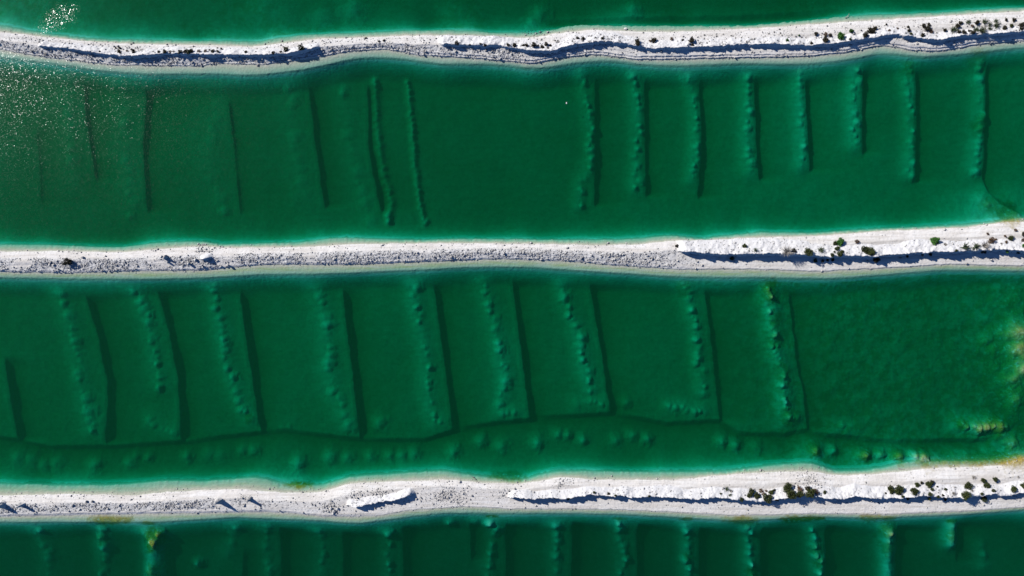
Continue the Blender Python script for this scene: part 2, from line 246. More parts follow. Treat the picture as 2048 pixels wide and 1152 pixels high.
def bank_z(b, P):
    """whole cross-section of bank b, below-water feet included; returns z, rubble mask"""
    d = DK[b]; X = np.broadcast_to(XC, P.shape)
    up = pond_z(b, P); lo = pond_z(b + 1, P)
    us, ud, ld, ls = d['us'], d['ud'], d['ld'], d['ls']
    e_u = P - ud; e_l = ld - P                    # metres inside the dry strip from either edge
    w = np.clip((P - ud) / (ld - ud), 0, 1)
    ht = .62 + .12 * fbm(XC * .12, 0 * XC, 500 + b, 3)
    rid = np.zeros(NC)
    for r in RID:
        if r['bank'] == b: rid = np.maximum(rid, r['tp'])
    pk = .36
    prof = np.where(w < pk, ht * ss(-.15, pk, w) ** .9, ht * (1 - (.62 - .25 * rid) * ss(pk, 1.05, w)))
    # strand lines: small terraces that follow the shore
    wav = .035 * fbm(X * .05 + 3 * b, e_u * 3.2 + .6 * fbm(X * .2, 0 * X, 510 + b, 2), 520 + b, 3) * ss(.1, .6, e_u)
    wav += .05 * fbm(X * .05 + 9 * b, e_l * 3.0 + .5 * fbm(X * .25, 0 * X, 515 + b, 2), 525 + b, 3) * ss(.1, .5, e_l) * (1 - ss(1.6, 2.6, e_l))
    prof = prof + wav
    jl = .10 * fbm(X * 1.6, 0 * X, 530 + b, 3)
    if b == 0:
        k1 = .62 * (.62 + .38 * ss(-40, 10, XC))
        step = .03 + .30 * k1 * ss(0, .10, e_l + jl * .6) + .30 * k1 * ss(.34, .46, e_l + jl) + .3 * np.clip(e_l - .45, 0, None)
    elif b == 1:
        step = .02 + .13 * ss(0, .10, e_l + jl * .4) + .10 * np.clip(e_l - .1, 0, None) + .25 * (1 - ss(15, 32, XC)) * ss(.1, .5, e_l)
    else:
        step = .02 + .08 * ss(0, .12, e_l + jl * .5) + .09 * np.clip(e_l - .1, 0, None) + .2 * (1 - ss(-32, -16, XC)) * ss(.1, .5, e_l)
    dry = np.minimum(prof, step); dry = np.minimum(dry, .02 + .36 * np.clip(e_u, 0, None) ** .8 + .02)
    # rubble strips
    if b == 0: rub = ss(.45, .62, w) * (1 - ss(-5, 18, X) * .75) + .45 * ss(.05, .2, w) * (1 - ss(.3, .5, w)) * (1 - ss(-75, 5, X) * .6)
    elif b == 1: rub = ss(.30, .42, w) * (1 - ss(.93, 1., w)) * (1 - ss(18, 34, X)) 
    else: rub = ss(.34, .48, w) * (1 - ss(.72, .86, w)) * (1 - .8 * ss(-46, -34, X)) * (1 - ss(-22, -8, X))
    rub = rub * ss(-.35, .15, fbm(X * .22, P * .5, 540 + b, 3) + .25) * (e_u > .15) * (e_l > .1)
    dry = dry + rub * (.10 * fbm(X * 1.5, P * 1.5, 550 + b, 4, .62) + .06 * fbm(X * 4.3, P * 4.3, 560 + b, 2)) + .018 * fbm(X * 3, P * 3, 565 + b, 2)
    face = np.zeros(P.shape)
    for i, r in enumerate(RID):
        if r['bank'] != b: continue
        hr = r['hr']; toe = r['toe']
        gul = fbm(X * .75 + .3 * P, P * .55, 600 + i, 5, .6)                                 # gullies run down the lit face
        u = P - r['yc'] - .18 * r['jag'] * gul * ss(-1.2, .1, P - r['yc']) * 0.6
        a = np.clip(-(P - r['ys']) / toe, 0, 1.4)
        hs = r['h'] * r['tp']; lit = hs * np.clip(1 - a, 0, 1) ** .85 + (hr - hs) * np.clip(1 - a, 0, 1) ** 8 + .34 * r['jag'] * gul * r['tp'] * (a > 0) * np.clip(1.15 - a, 0, 1) * ss(0, .15, a)
        lit += .07 * fbm(X * 3.1, P * 3.1, 620 + i, 3) * r['tp'] * (a < 1.1)
        cl = .26 * (1 + .5 * fbm(X * .9, 0 * X, 640 + i, 3))
        dark = (hr - .35) * (1 - ss(-.02, cl, u)) + (.15 + .2 * fbm(X * .7, 0 * X, 660 + i, 4, .6)) * r['tp'] * np.exp(-np.clip(u, 0, None) / .4)
        zz = np.where(u < 0, lit, dark)
        on = r['tp'] > 0
        dry = np.where(on, np.maximum(dry, zz), dry)
        m = r['tp'] * (zz > dry - .02) * (a < 1.05)
        face = np.maximum(face, m)
    dry = np.where((e_u < 0) | (e_l < 0), -1, dry)
    shu = -.26 + (.26 + .03) * np.clip((P - us) / np.maximum(ud - us, .2), 0, 1) ** .75 + .03 * fbm(X * 1.8, P * 3, 570 + b, 3)
    shl = -.20 + (.20 + .01) * np.clip((ls - P) / np.maximum(ls - ld, .2), 0, 1) ** .62 + .02 * fbm(X * 3, P * 3, 580 + b, 3)
    z = np.where(P < us, up, np.where(P < ud, shu, np.where(P <= ld, dry, np.where(P < ls, shl, lo))))
    return z, rub * (1 - face), face

def algae_mask(P):
    X = np.broadcast_to(XC, P.shape); m = np.zeros(P.shape)
    for px, py, r, a in ALG:
        x, y = mx(px), my(py)
        c0, c1 = np.searchsorted(XC, [x - 2.7 * r, x + 2.7 * r]); sl = slice(c0, c1)
        if c1 <= c0: continue
        flat = 3.2 if (py > 1034 and py < 1050) or (915 < py < 925) or 950 < py < 975 else 1.0
        rr = np.hypot(X[:, sl] - x, (P[:, sl] - y) * flat) / (r * 1.3)
        rr = rr * (1 + .5 * fbm(X[:, sl] * 1.7, P[:, sl] * 1.7, 700, 4, .6))
        m[:, sl] = np.maximum(m[:, sl], a ** .6 * np.clip(1.5 * (1.3 - rr), 0, 1))
    return np.clip(m, 0, 1)

# ------------------------------------------------------------------ materials
def new_mat(name):
    m = bpy.data.materials.new(name); m.use_nodes = True
    return m, m.node_tree.nodes, m.node_tree.links, m.node_tree.nodes['Principled BSDF']
def mixc(n, l, fac, a, b, typ='MIX'):
    x = n.new('ShaderNodeMix'); x.data_type = 'RGBA'; x.blend_type = typ
    if isinstance(fac, (int, float)): x.inputs[0].default_value = fac
    else: l.new(fac, x.inputs[0])
    for i, v in ((6, a), (7, b)):
        if isinstance(v, tuple): x.inputs[i].default_value = (*v, 1)
        else: l.new(v, x.inputs[i])
    return x.outputs[2]
def noise(n, l, vec, scale, detail=4, rough=.55):
    t = n.new('ShaderNodeTexNoise'); t.inputs['Scale'].default_value = scale
    t.inputs['Detail'].default_value = detail; t.inputs['Roughness'].default_value = rough
    l.new(vec, t.inputs['Vector']); return t.outputs['Fac']
def ramp(n, l, v, a, b):
    r = n.new('ShaderNodeMapRange'); r.inputs[1].default_value = a; r.inputs[2].default_value = b
    r.interpolation_type = 'SMOOTHSTEP'; l.new(v, r.inputs[0]); return r.outputs[0]
def attr(n, name):
    a = n.new('ShaderNodeAttribute'); a.attribute_name = name; return a.outputs['Fac']

def lime_material(name, bed):
    m, n, l, p = new_mat(name)
    geo = n.new('ShaderNodeTexCoord').outputs['Object']
    mp = n.new('ShaderNodeMapping'); mp.inputs['Scale'].default_value = (.12, 1.6, 1.6); l.new(geo, mp.inputs[0])
    big = noise(n, l, geo, .35, 5); fine = noise(n, l, geo, 3.0, 6, .65); line = noise(n, l, mp.outputs[0], 1.4, 5, .6)
    c = mixc(n, l, ramp(n, l, big, .35, .65), (.79, .755, .71), (.84, .82, .79))
    c = mixc(n, l, ramp(n, l, line, .42, .66), c, (.67, .635, .585))
    lin2 = noise(n, l, mp.outputs[0], 4.5, 4, .6)
    c = mixc(n, l, ramp(n, l, lin2, .52, .72), c, (.64, .61, .57))
    damp = noise(n, l, geo, .22, 5, .6)
    c = mixc(n, l, ramp(n, l, damp, .58, .78), c, (.67, .64, .59))
    c = mixc(n, l, ramp(n, l, fine, .56, .80), c, (.58, .55, .51))
    c = mixc(n, l, attr(n, 'face'), c, (.73, .725, .725))                       # freshly broken lime of the ridges
    vor = n.new('ShaderNodeTexVoronoi'); vor.inputs['Scale'].default_value = 2.6; l.new(geo, vor.inputs['Vector'])
    peb = ramp(n, l, vor.outputs['Distance'], .1, .5)
    c = mixc(n, l, attr(n, 'rubble'), c, mixc(n, l, peb, (.73, .72, .71), (.62, .615, .61)))
    # green film on the wet shelf, clumpy algae on the heaps
    film = n.new('ShaderNodeMath'); film.operation = 'MULTIPLY'
    l.new(attr(n, 'film'), film.inputs[0]); l.new(ramp(n, l, noise(n, l, mp.outputs[0], 2.5, 5, .65), .36, .62), film.inputs[1])
    c = mixc(n, l, film.outputs[0], c, (.44, .50, .10))
    c = mixc(n, l, attr(n, 'wet'), c, (.43, .455, .35))
    if bed:
        silt = ramp(n, l, noise(n, l, geo, 1.3, 8, .72), .38, .64)
        cloud = ramp(n, l, noise(n, l, geo, .13, 5, .6), .38, .64)
        c = mixc(n, l, cloud, c, (.60, .64, .50))
        c = mixc(n, l, .5, c, mixc(n, l, silt, (.46, .56, .38), (.82, .82, .70)))
        weed = n.new('ShaderNodeMath'); weed.operation = 'MULTIPLY'
        l.new(attr(n, 'weed'), weed.inputs[0]); l.new(ramp(n, l, noise(n, l, geo, .7, 8, .7), .58, .40), weed.inputs[1])
        c = mixc(n, l, weed.outputs[0], c, (.36, .44, .22))
    clump = ramp(n, l, noise(n, l, geo, 4.0, 5, .7), .30, .62)
    afac = n.new('ShaderNodeMath'); afac.operation = 'MULTIPLY'; l.new(attr(n, 'algae'), afac.inputs[0]); l.new(ramp(n, l, noise(n, l, geo, 1.6, 6, .7), .28, .50), afac.inputs[1])
    c = mixc(n, l, afac.outputs[0], c, mixc(n, l, clump, (.17, .125, .02), (.38, .30, .05)))
    l.new(c, p.inputs['Base Color']); p.inputs['Roughness'].default_value = .95
    p.inputs['Specular IOR Level'].default_value = .1
    b = n.new('ShaderNodeBump'); b.inputs['Strength'].default_value = .6; b.inputs['Distance'].default_value = .10 if not bed else .11
    l.new(fine, b.inputs['Height']); l.new(b.outputs[0], p.inputs['Normal'])
    return m
MAT_BANK = lime_material('lime_bank', False)
MAT_BED = lime_material('lime_silt', True)

SCATTER = .10
def water_material(name, amp, scale, absorb, rough, calm, centre, reach):
    """calm..1 = ripple height away from / inside the wind-ruffled stretch round centre (metres)"""
    m, n, l, p = new_mat(name); n.remove(p)
    out = n['Material Output']
    geo = n.new('ShaderNodeTexCoord').outputs['Object']
    mp = n.new('ShaderNodeMapping'); mp.inputs['Rotation'].default_value = (0, 0, .5); mp.inputs['Scale'].default_value = (1, 1.35, 1); l.new(geo, mp.inputs[0])
    mg = n.new('ShaderNodeMapping'); mg.vector_type = 'TEXTURE'; mg.inputs['Location'].default_value = centre; mg.inputs['Rotation'].default_value = (0, 0, reach[2]); mg.inputs['Scale'].default_value = (reach[0], reach[1], 1e3)
    l.new(geo, mg.inputs[0])
    le = n.new('ShaderNodeVectorMath'); le.operation = 'LENGTH'; l.new(mg.outputs[0], le.inputs[0])
    ad = n.new('ShaderNodeMath'); ad.operation = 'MULTIPLY_ADD'; ad.inputs[1].default_value = 1.1; l.new(noise(n, l, geo, .35, 4), ad.inputs[0]); l.new(le.outputs['Value'], ad.inputs[2])
    g = n.new('ShaderNodeMapRange'); g.inputs[1].default_value = .75; g.inputs[2].default_value = 1.6; g.inputs[3].default_value = 1.0; g.inputs[4].default_value = calm; l.new(ad.outputs[0], g.inputs[0])
    # wavelets: small facets, each with its own slope (sum of two random draws, so steep ones are rare)
    tilt = None
    for q, sc in enumerate((scale, scale * 1.31)):
        mq = n.new('ShaderNodeMapping'); mq.inputs['Location'].default_value = (3.7 * q, 1.9 * q, 0); mq.inputs['Scale'].default_value = (sc, sc, 0); l.new(mp.outputs[0], mq.inputs[0])
        vo = n.new('ShaderNodeTexVoronoi'); vo.voronoi_dimensions = '2D'; vo.inputs['Scale'].default_value = 1.0; l.new(mq.outputs[0], vo.inputs['Vector'])
        su = n.new('ShaderNodeVectorMath'); su.operation = 'SUBTRACT'; su.inputs[1].default_value = (.5, .5, .5); l.new(vo.outputs['Color'], su.inputs[0])
        if tilt is None: tilt = su.outputs[0]
        else:
            a2 = n.new('ShaderNodeVectorMath'); l.new(tilt, a2.inputs[0]); l.new(su.outputs[0], a2.inputs[1]); tilt = a2.outputs[0]
    am = n.new('ShaderNodeMath'); am.operation = 'MULTIPLY'; am.inputs[1].default_value = amp; l.new(g.outputs[0], am.inputs[0])
    sv = n.new('ShaderNodeVectorMath'); sv.operation = 'SCALE'; l.new(tilt, sv.inputs[0]); l.new(am.outputs[0], sv.inputs['Scale'])
    fl_ = n.new('ShaderNodeVectorMath'); fl_.operation = 'MULTIPLY'; fl_.inputs[1].default_value = (1, 1, 0); l.new(sv.outputs[0], fl_.inputs[0])
    gn = n.new('ShaderNodeNewGeometry')
    nn = n.new('ShaderNodeVectorMath'); l.new(fl_.outputs[0], nn.inputs[0]); l.new(gn.outputs['Normal'], nn.inputs[1])
    b = n.new('ShaderNodeVectorMath'); b.operation = 'NORMALIZE'; l.new(nn.outputs[0], b.inputs[0])
    fr = n.new('ShaderNodeFresnel'); gi = n.new('ShaderNodeNewGeometry'); io = n.new('ShaderNodeMapRange'); io.inputs[3].default_value = 1.33; io.inputs[4].default_value = 1 / 1.33; l.new(gi.outputs['Backfacing'], io.inputs[0]); l.new(io.outputs[0], fr.inputs['IOR']); l.new(b.outputs[0], fr.inputs['Normal'])
    gl = n.new('ShaderNodeBsdfGlossy'); gl.inputs['Roughness'].default_value = rough; l.new(b.outputs[0], gl.inputs['Normal'])
    tr = n.new('ShaderNodeBsdfTransparent')
    mx_ = n.new('ShaderNodeMixShader'); l.new(fr.outputs[0], mx_.inputs[0]); l.new(tr.outputs[0], mx_.inputs[1]); l.new(gl.outputs[0], mx_.inputs[2])
    l.new(mx_.outputs[0], out.inputs['Surface'])
    dens = max(absorb)
    va = n.new('ShaderNodeVolumeAbsorption'); va.inputs['Density'].default_value = dens
    va.inputs['Color'].default_value = (*[1 - a / dens for a in absorb], 1)
    if SCATTER:
        vsn = n.new('ShaderNodeVolumeScatter'); vsn.inputs['Density'].default_value = SCATTER; vsn.inputs['Color'].default_value = (.04, .9, .42, 1); vsn.inputs['Anisotropy'].default_value = 0.0
        ads = n.new('ShaderNodeAddShader'); l.new(va.outputs[0], ads.inputs[0]); l.new(vsn.outputs[0], ads.inputs[1]); l.new(ads.outputs[0], out.inputs['Volume'])
    else:
        l.new(va.outputs[0], out.inputs['Volume'])
    return m

# ------------------------------------------------------------------ build the terrain bands
BANDS = []
def grid_mesh(name, P, Z, attrs, mat):
    nr, nc = P.shape
    co = np.empty((nr * nc, 3), np.float32)
    co[:, 0] = np.broadcast_to(XC, P.shape).ravel(); co[:, 1] = -P.ravel(); co[:, 2] = Z.ravel()
    i = np.arange(nr * nc, dtype=np.int32).reshape(nr, nc)
    q = np.stack([i[:-1, :-1], i[1:, :-1], i[1:, 1:], i[:-1, 1:]], -1).reshape(-1, 4)
    me = bpy.data.meshes.new(name); nf = len(q)
    me.vertices.add(nr * nc); me.vertices.foreach_set('co', co.ravel())
    me.loops.add(nf * 4); me.loops.foreach_set('vertex_index', q.ravel())
    me.polygons.add(nf); me.polygons.foreach_set('loop_start', np.arange(0, nf * 4, 4, dtype=np.int32))
    me.polygons.foreach_set('use_smooth', np.ones(nf, bool))
    for k, v in attrs.items():
        a = me.attributes.new(k, 'FLOAT', 'POINT'); a.data.foreach_set('value', v.astype(np.float32).ravel())
    me.update(); me.validate()
    me.materials.append(mat)
    o = bpy.data.objects.new(name, me); COL.objects.link(o)
    return o
def rows(a, b, n, ease=None):
    t = np.linspace(0, 1, n)[:, None] if ease is None else ease[:, None]
    return a[None, :] * (1 - t) + b[None, :] * t
TOP, BOT = np.full(NC, -58.0), np.full(NC, 58.0)
EDGE = .7
bank_lbl = ['white lime bank with a stepped shore and a long dark-tufted ridge', 'white lime middle bank, half grey rubble and half shrubby ridge', 'broad pale sandy lime bank with green shrubs on its low ridge']
bed_lbl = ['mottled lime bed under the bright turquoise pond', 'cut and heaped lime bed under the pond with straight short trenches', 'lime bed under the pond with slanting trenches joined by one long cut', 'lime bed under the darkest pond with close rows of heaps']
def put_structure(o, label):
    o['kind'] = 'structure'; o['label'] = label
edges = [TOP]
for b in range(3): edges += [DK[b]['us'] - EDGE, DK[b]['ls'] + EDGE]
edges.append(BOT)
pond_rows = [80, 128, 165, 80]
for k in range(4):
    P = rows(edges[2 * k], edges[2 * k + 1], pond_rows[k])
    Z = pond_z(k, P)
    X = np.broadcast_to(XC, P.shape)
    weed = np.zeros(P.shape)
    if k == 2: weed = .95 * ss(20, 52, X)
    if k == 0: weed = .6 * ss(-.1, .5, fbm(X * .12, P * .2, 801, 3)) 
    zero = np.zeros(P.shape)
    o = grid_mesh('lake_bed', P, Z, dict(rubble=zero, film=zero, wet=zero, face=zero, algae=algae_mask(P), weed=weed), MAT_BED)
    put_structure(o, bed_lbl[k]); BANDS.append((P, Z))
for b in range(3):
    P = rows(edges[2 * b + 1], edges[2 * b + 2], 104)
    Z, rub, face = bank_z(b, P)
    d = DK[b]; X = np.broadcast_to(XC, P.shape)
    su = (P > d['us'] - .3) & (P < d['ud'] + .05); sl = (P < d['ls'] + .3) & (P > d['ld'] - .02)
    tu = (P - d['us']) / (d['ud'] - d['us']); tl = (P - d['ld']) / (d['ls'] - d['ld'])
    film = np.zeros(P.shape)
    gu = (.45, .75, .9)[b]; gl_ = (.2, 1.2, .8)[b]
    film += gu * su * np.exp(-((tu - .45) / .35) ** 2)
    film += gl_ * sl * np.exp(-((tl - .5) / .28) ** 2)
    wet = .85 * su + .7 * sl
    wet = np.maximum(wet, .5 * np.exp(-((P - d['ld']) / .07) ** 2))
    o = grid_mesh('embankment', P, Z, dict(rubble=rub, film=np.clip(film, 0, 1), wet=np.clip(wet, 0, 1), face=face * .8, algae=algae_mask(P), weed=np.zeros(P.shape)), MAT_BANK)
    put_structure(o, bank_lbl[b]); BANDS.append((P, Z))

def ground_z(x, p):
    c = int(np.clip(round((x + XMAX) / (2 * XMAX) * (NC - 1)), 0, NC - 1))
    for P, Z in BANDS:
        if P[0, c] <= p <= P[-1, c]:
            return float(np.interp(p, P[:, c], Z[:, c]))
    return 0.0
def at(px, py):
    """pixel -> point on the terrain"""
    z = .8
    for _ in range(6):
        k = (CAM_H - z) / FPX
        x, p = (px - 1024) * k, (py - 576) * k
        z = .5 * z + .5 * ground_z(x, p)
    return x, -p, ground_z(x, p)

# ground far around and beneath the ponds
def simple_mesh(name, v, f, mat, smooth_=False):
    me = bpy.data.meshes.new(name); me.from_pydata(v, [], f); me.update()
    if mat: me.materials.append(mat)
    if smooth_: me.polygons.foreach_set('use_smooth', np.ones(len(f), bool))
    return me
R = 1500
g = bpy.data.objects.new('ground', simple_mesh('ground', [(-R, -R, -7), (R, -R, -7), (R, R, -7), (-R, R, -7)], [(0, 1, 2, 3)], MAT_BANK))
COL.objects.link(g); put_structure(g, 'pale lime ground that carries the ponds')

# the water of each pond: a closed body, its sides inside the banks
ABS = [(1.8, .36, .58), (1.8, .305, .515), (1.8, .305, .515), (1.9, .38, .545)]
WAVE = [(.36, 11.0, .16, .2, (-71.8, 42.4, 0), (4.8, 2.2, .6)), (.225, 14.0, .19, .84, (-92, 26, 0), (16, 15, 0)), (.21, 14.0, .18, .86, (-92, -3, 0), (15, 9, -.3)), (.20, 14.0, .20, .85, (-80, -38, 0), (8, 6, 0))]
mid = [TOP - .5] + [(d['ud'] + d['ld']) / 2 for d in DK] + [BOT + .5]
w_lbl = ['bright turquoise green water with one glittering sun patch', 'deep green pond water between two banks, sparkling at one end', 'deep green pond water over slanting trenches', 'dark green pond water beside the broad sandy bank']
for k in range(4):
    idx = np.arange(0, NC, 10); idx[-1] = NC - 1
    v = []; f = []
    gap = .02
    for zz in (0.0, -6.5):
        for e, sg in ((mid[k], gap), (mid[k + 1], -gap)):
            for c in idx: v.append((XC[c], -(e[c] + sg), zz))
    n = len(idx); A, B, Cc, Dd = 0, n, 2 * n, 3 * n
    for i in range(n - 1):
        f += [(A + i, B + i, B + i + 1, A + i + 1), (Cc + i, Cc + i + 1, Dd + i + 1, Dd + i), (A + i, A + i + 1, Cc + i + 1, Cc + i), (B + i, Dd + i, Dd + i + 1, B + i + 1)]
    f += [(A, Cc, Dd, B), (A + n - 1, B + n - 1, Dd + n - 1, Cc + n - 1)]
    a, sc_, ro, calm, cen, rea = WAVE[k]
    o = bpy.data.objects.new('pond_water', simple_mesh('pond_water', v, f, water_material('pond_water_%d' % k, a, sc_, ABS[k], ro, calm, cen, rea)))
    COL.objects.link(o); put_structure(o, w_lbl[k])

# ------------------------------------------------------------------ stones
def plain(name, col, var=.25, scale=3.0, rough=.9, bump=0.0):
    m, n, l, p = new_mat(name)
    geo = n.new('ShaderNodeTexCoord').outputs['Object']
    inf = n.new('ShaderNodeObjectInfo')
    f = noise(n, l, geo, scale, 5, .65)
    lo = tuple(c * (1 - var) for c in col); hi = tuple(min(1, c * (1 + var)) for c in col)
    c = mixc(n, l, ramp(n, l, f, .3, .7), lo, hi)
    hsv = n.new('ShaderNodeHueSaturation'); l.new(c, hsv.inputs['Color'])
    r = n.new('ShaderNodeMapRange'); r.inputs[3].default_value = .78; r.inputs[4].default_value = 1.2; l.new(inf.outputs['Random'], r.inputs[0])
    l.new(r.outputs[0], hsv.inputs['Value'])
    l.new(hsv.outputs[0], p.inputs['Base Color']); p.inputs['Roughness'].default_value = rough
    p.inputs['Specular IOR Level'].default_value = .15
    if bump:
        b = n.new('ShaderNodeBump'); b.inputs['Distance'].default_value = bump; l.new(f, b.inputs['Height']); l.new(b.outputs[0], p.inputs['Normal'])
    return m
M_STONE = plain('lime_stone', (.62, .60, .57), .2, 5, .95, .04)
M_DSTONE = plain('grey_stone', (.40, .39, .385), .25, 5, .95, .04)
PHI = (1 + 5 ** .5) / 2
ICO = np.array([(-1, PHI, 0), (1, PHI, 0), (-1, -PHI, 0), (1, -PHI, 0), (0, -1, PHI), (0, 1, PHI), (0, -1, -PHI), (0, 1, -PHI), (PHI, 0, -1), (PHI, 0, 1), (-PHI, 0, -1), (-PHI, 0, 1)]) / 1.902
ICOF = np.array([(0, 11, 5), (0, 5, 1), (0, 1, 7), (0, 7, 10), (0, 10, 11), (1, 5, 9), (5, 11, 4), (11, 10, 2), (10, 7, 6), (7, 1, 8), (3, 9, 4), (3, 4, 2), (3, 2, 6), (3, 6, 8), (3, 8, 9), (4, 9, 5), (2, 4, 11), (6, 2, 10), (8, 6, 7), (9, 8, 1)])
def rubble(b, count, label):
    d = DK[b]; P, Z = BANDS[4 + b]
    _, rub, face = bank_z(b, P)
    wgt = rub * 1.0 + .045 * ((P > d['ud']) & (P < d['ld'])) + .10 * face * ((P > d['ud']) & (P < d['ld']))
    shore = np.exp(-((P - d['ud']) / .35) ** 2) * .12 + np.exp(-((P - d['ld'] + .05) / .12) ** 2) * (.5, .12, .12)[b]
    wgt = wgt + shore
    for px, py, r in [[(403, 500, 1.3), (385, 522, 1.0)], [(668, 1020, 1.2), (662, 1010, .9), (710, 990, 1.2), (760, 987, 1.4), (1125, 965, 1.0), (1010, 985, 1.2), (485, 996, .8), (1620, 962, 2.0), (890, 994, 2.5)], [(1080, 60, 2)]][(b + 2) % 3]:
        x, y, _z = at(px, py)
        wgt = wgt + .9 * np.exp(-(((XC[None] - x) / r) ** 2 + ((P + y) / (r * .6)) ** 2))
    wgt = wgt * (.4 + 1.2 * np.clip(fbm(np.broadcast_to(XC, P.shape) * .5, P * 1.2, 830 + b, 3) + .5, 0, 1.5))
    wgt[:, np.abs(XC) > 88] = 0
    cdf = np.cumsum(wgt.ravel()); idx = np.searchsorted(cdf, rng.random(count) * cdf[-1])
    r_, c_ = np.unravel_index(idx, P.shape)
    rad = np.clip(.036 * np.exp(rng.normal(0, .6, count)) + .015, .025, .2)
    ctr = np.stack([XC[c_] + rng.uniform(-.08, .08, count), -(P[r_, c_] + rng.uniform(-.05, .05, count)), Z[r_, c_] + rad * .28], 1)
    ang = rng.random(count) * 6.283
    V = ICO[None] * rng.uniform(.65, 1.3, (count, 12, 1)) * rad[:, None, None] * rng.uniform(.7, 1.3, (count, 1, 3)) * np.array([1, 1, .8])
    ca, sa = np.cos(ang)[:, None], np.sin(ang)[:, None]
    V = np.stack([V[..., 0] * ca - V[..., 1] * sa, V[..., 0] * sa + V[..., 1] * ca, V[..., 2]], -1) + ctr[:, None]
    F = (ICOF[None] + 12 * np.arange(count)[:, None, None]).reshape(-1, 3).astype(np.int32)
    me = bpy.data.meshes.new('rubble'); me.vertices.add(count * 12); me.vertices.foreach_set('co', V.astype(np.float32).ravel())
    me.loops.add(len(F) * 3); me.loops.foreach_set('vertex_index', F.ravel())
    me.polygons.add(len(F)); me.polygons.foreach_set('loop_start', np.arange(0, len(F) * 3, 3, dtype=np.int32))
    dk = np.repeat(rng.random(count) < .28, 20).astype(np.int32)
    me.materials.append(M_STONE); me.materials.append(M_DSTONE); me.polygons.foreach_set('material_index', dk)
    me.update(); me.validate()
    o = bpy.data.objects.new('rubble', me); COL.objects.link(o)
    o['kind'] = 'stuff'; o['label'] = label; o['category'] = 'rubble'
rubble(0, 7000, 'loose grey lime rubble scattered over the stepped-shore bank')
rubble(1, 9000, 'grey lime rubble covering half the middle bank')
rubble(2, 6000, 'loose lime rubble strewn along the broad sandy bank')

def boulder_mesh(name, seed, n=3):
    import bmesh
    bm = bmesh.new(); bmesh.ops.create_icosphere(bm, subdivisions=2, radius=1)
    r_ = random.Random(seed); k = [Vector((r_.gauss(0, 1), r_.gauss(0, 1), r_.gauss(0, 1))).normalized() for _ in range(9)]
    for v in bm.verts:
        d = v.co.normalized(); s = 1.0
        for q in k: s = min(s, .72 / max(.05, d.dot(q)) if d.dot(q) > .55 else s)      # planar breaks
        v.co = d * s * (1 + r_.uniform(-.06, .06))
    me = bpy.data.meshes.new(name); bm.to_mesh(me); bm.free()
    return me
BOULD = [boulder_mesh('boulder', 50 + i) for i in range(5)]
for m_ in BOULD: m_.materials.append(M_STONE)
DBOULD = [boulder_mesh('boulder', 70 + i) for i in range(3)]
for m_ in DBOULD: m_.materials.append(M_DSTONE)
BANKN = ['the stepped-shore bank', 'the middle bank', 'the broad sandy bank']
def bank_of(py): return 0 if py < 300 else 1 if py < 750 else 2
def tag(o, label, cat, group=None):
    o['label'] = label; o['category'] = cat
    if group: o['group'] = group
STONES = {}
def boulder(px, py, r, h=None, dark=False, label=None, name='boulder'):
    x, y, z = at(px, py); rr = r * S
    o = bpy.data.objects.new(name, random.choice(DBOULD if dark else BOULD)); COL.objects.link(o)
    h = h * .6 if h else None
    hh = h if h else rr * .8
    o.scale = (rr * random.uniform(.85, 1.15), rr * random.uniform(.85, 1.15), hh if not h else h / 1.6)
    o.location = (x, y, max(z, -.5) + (hh * .35 if not h else h * .42)); o.rotation_euler = (random.uniform(-.15, .15), random.uniform(-.15, .15), random.uniform(0, 6.28))
    b = bank_of(py)
    if not label: STONES.setdefault((dark, b), []).append((px, py, o))
    tag(o, label or ('dark grey' if dark else 'pale') + ' lime boulder lying on ' + BANKN[b], 'boulder', ('dark' if dark else 'pale') + ' boulders on ' + BANKN[b])
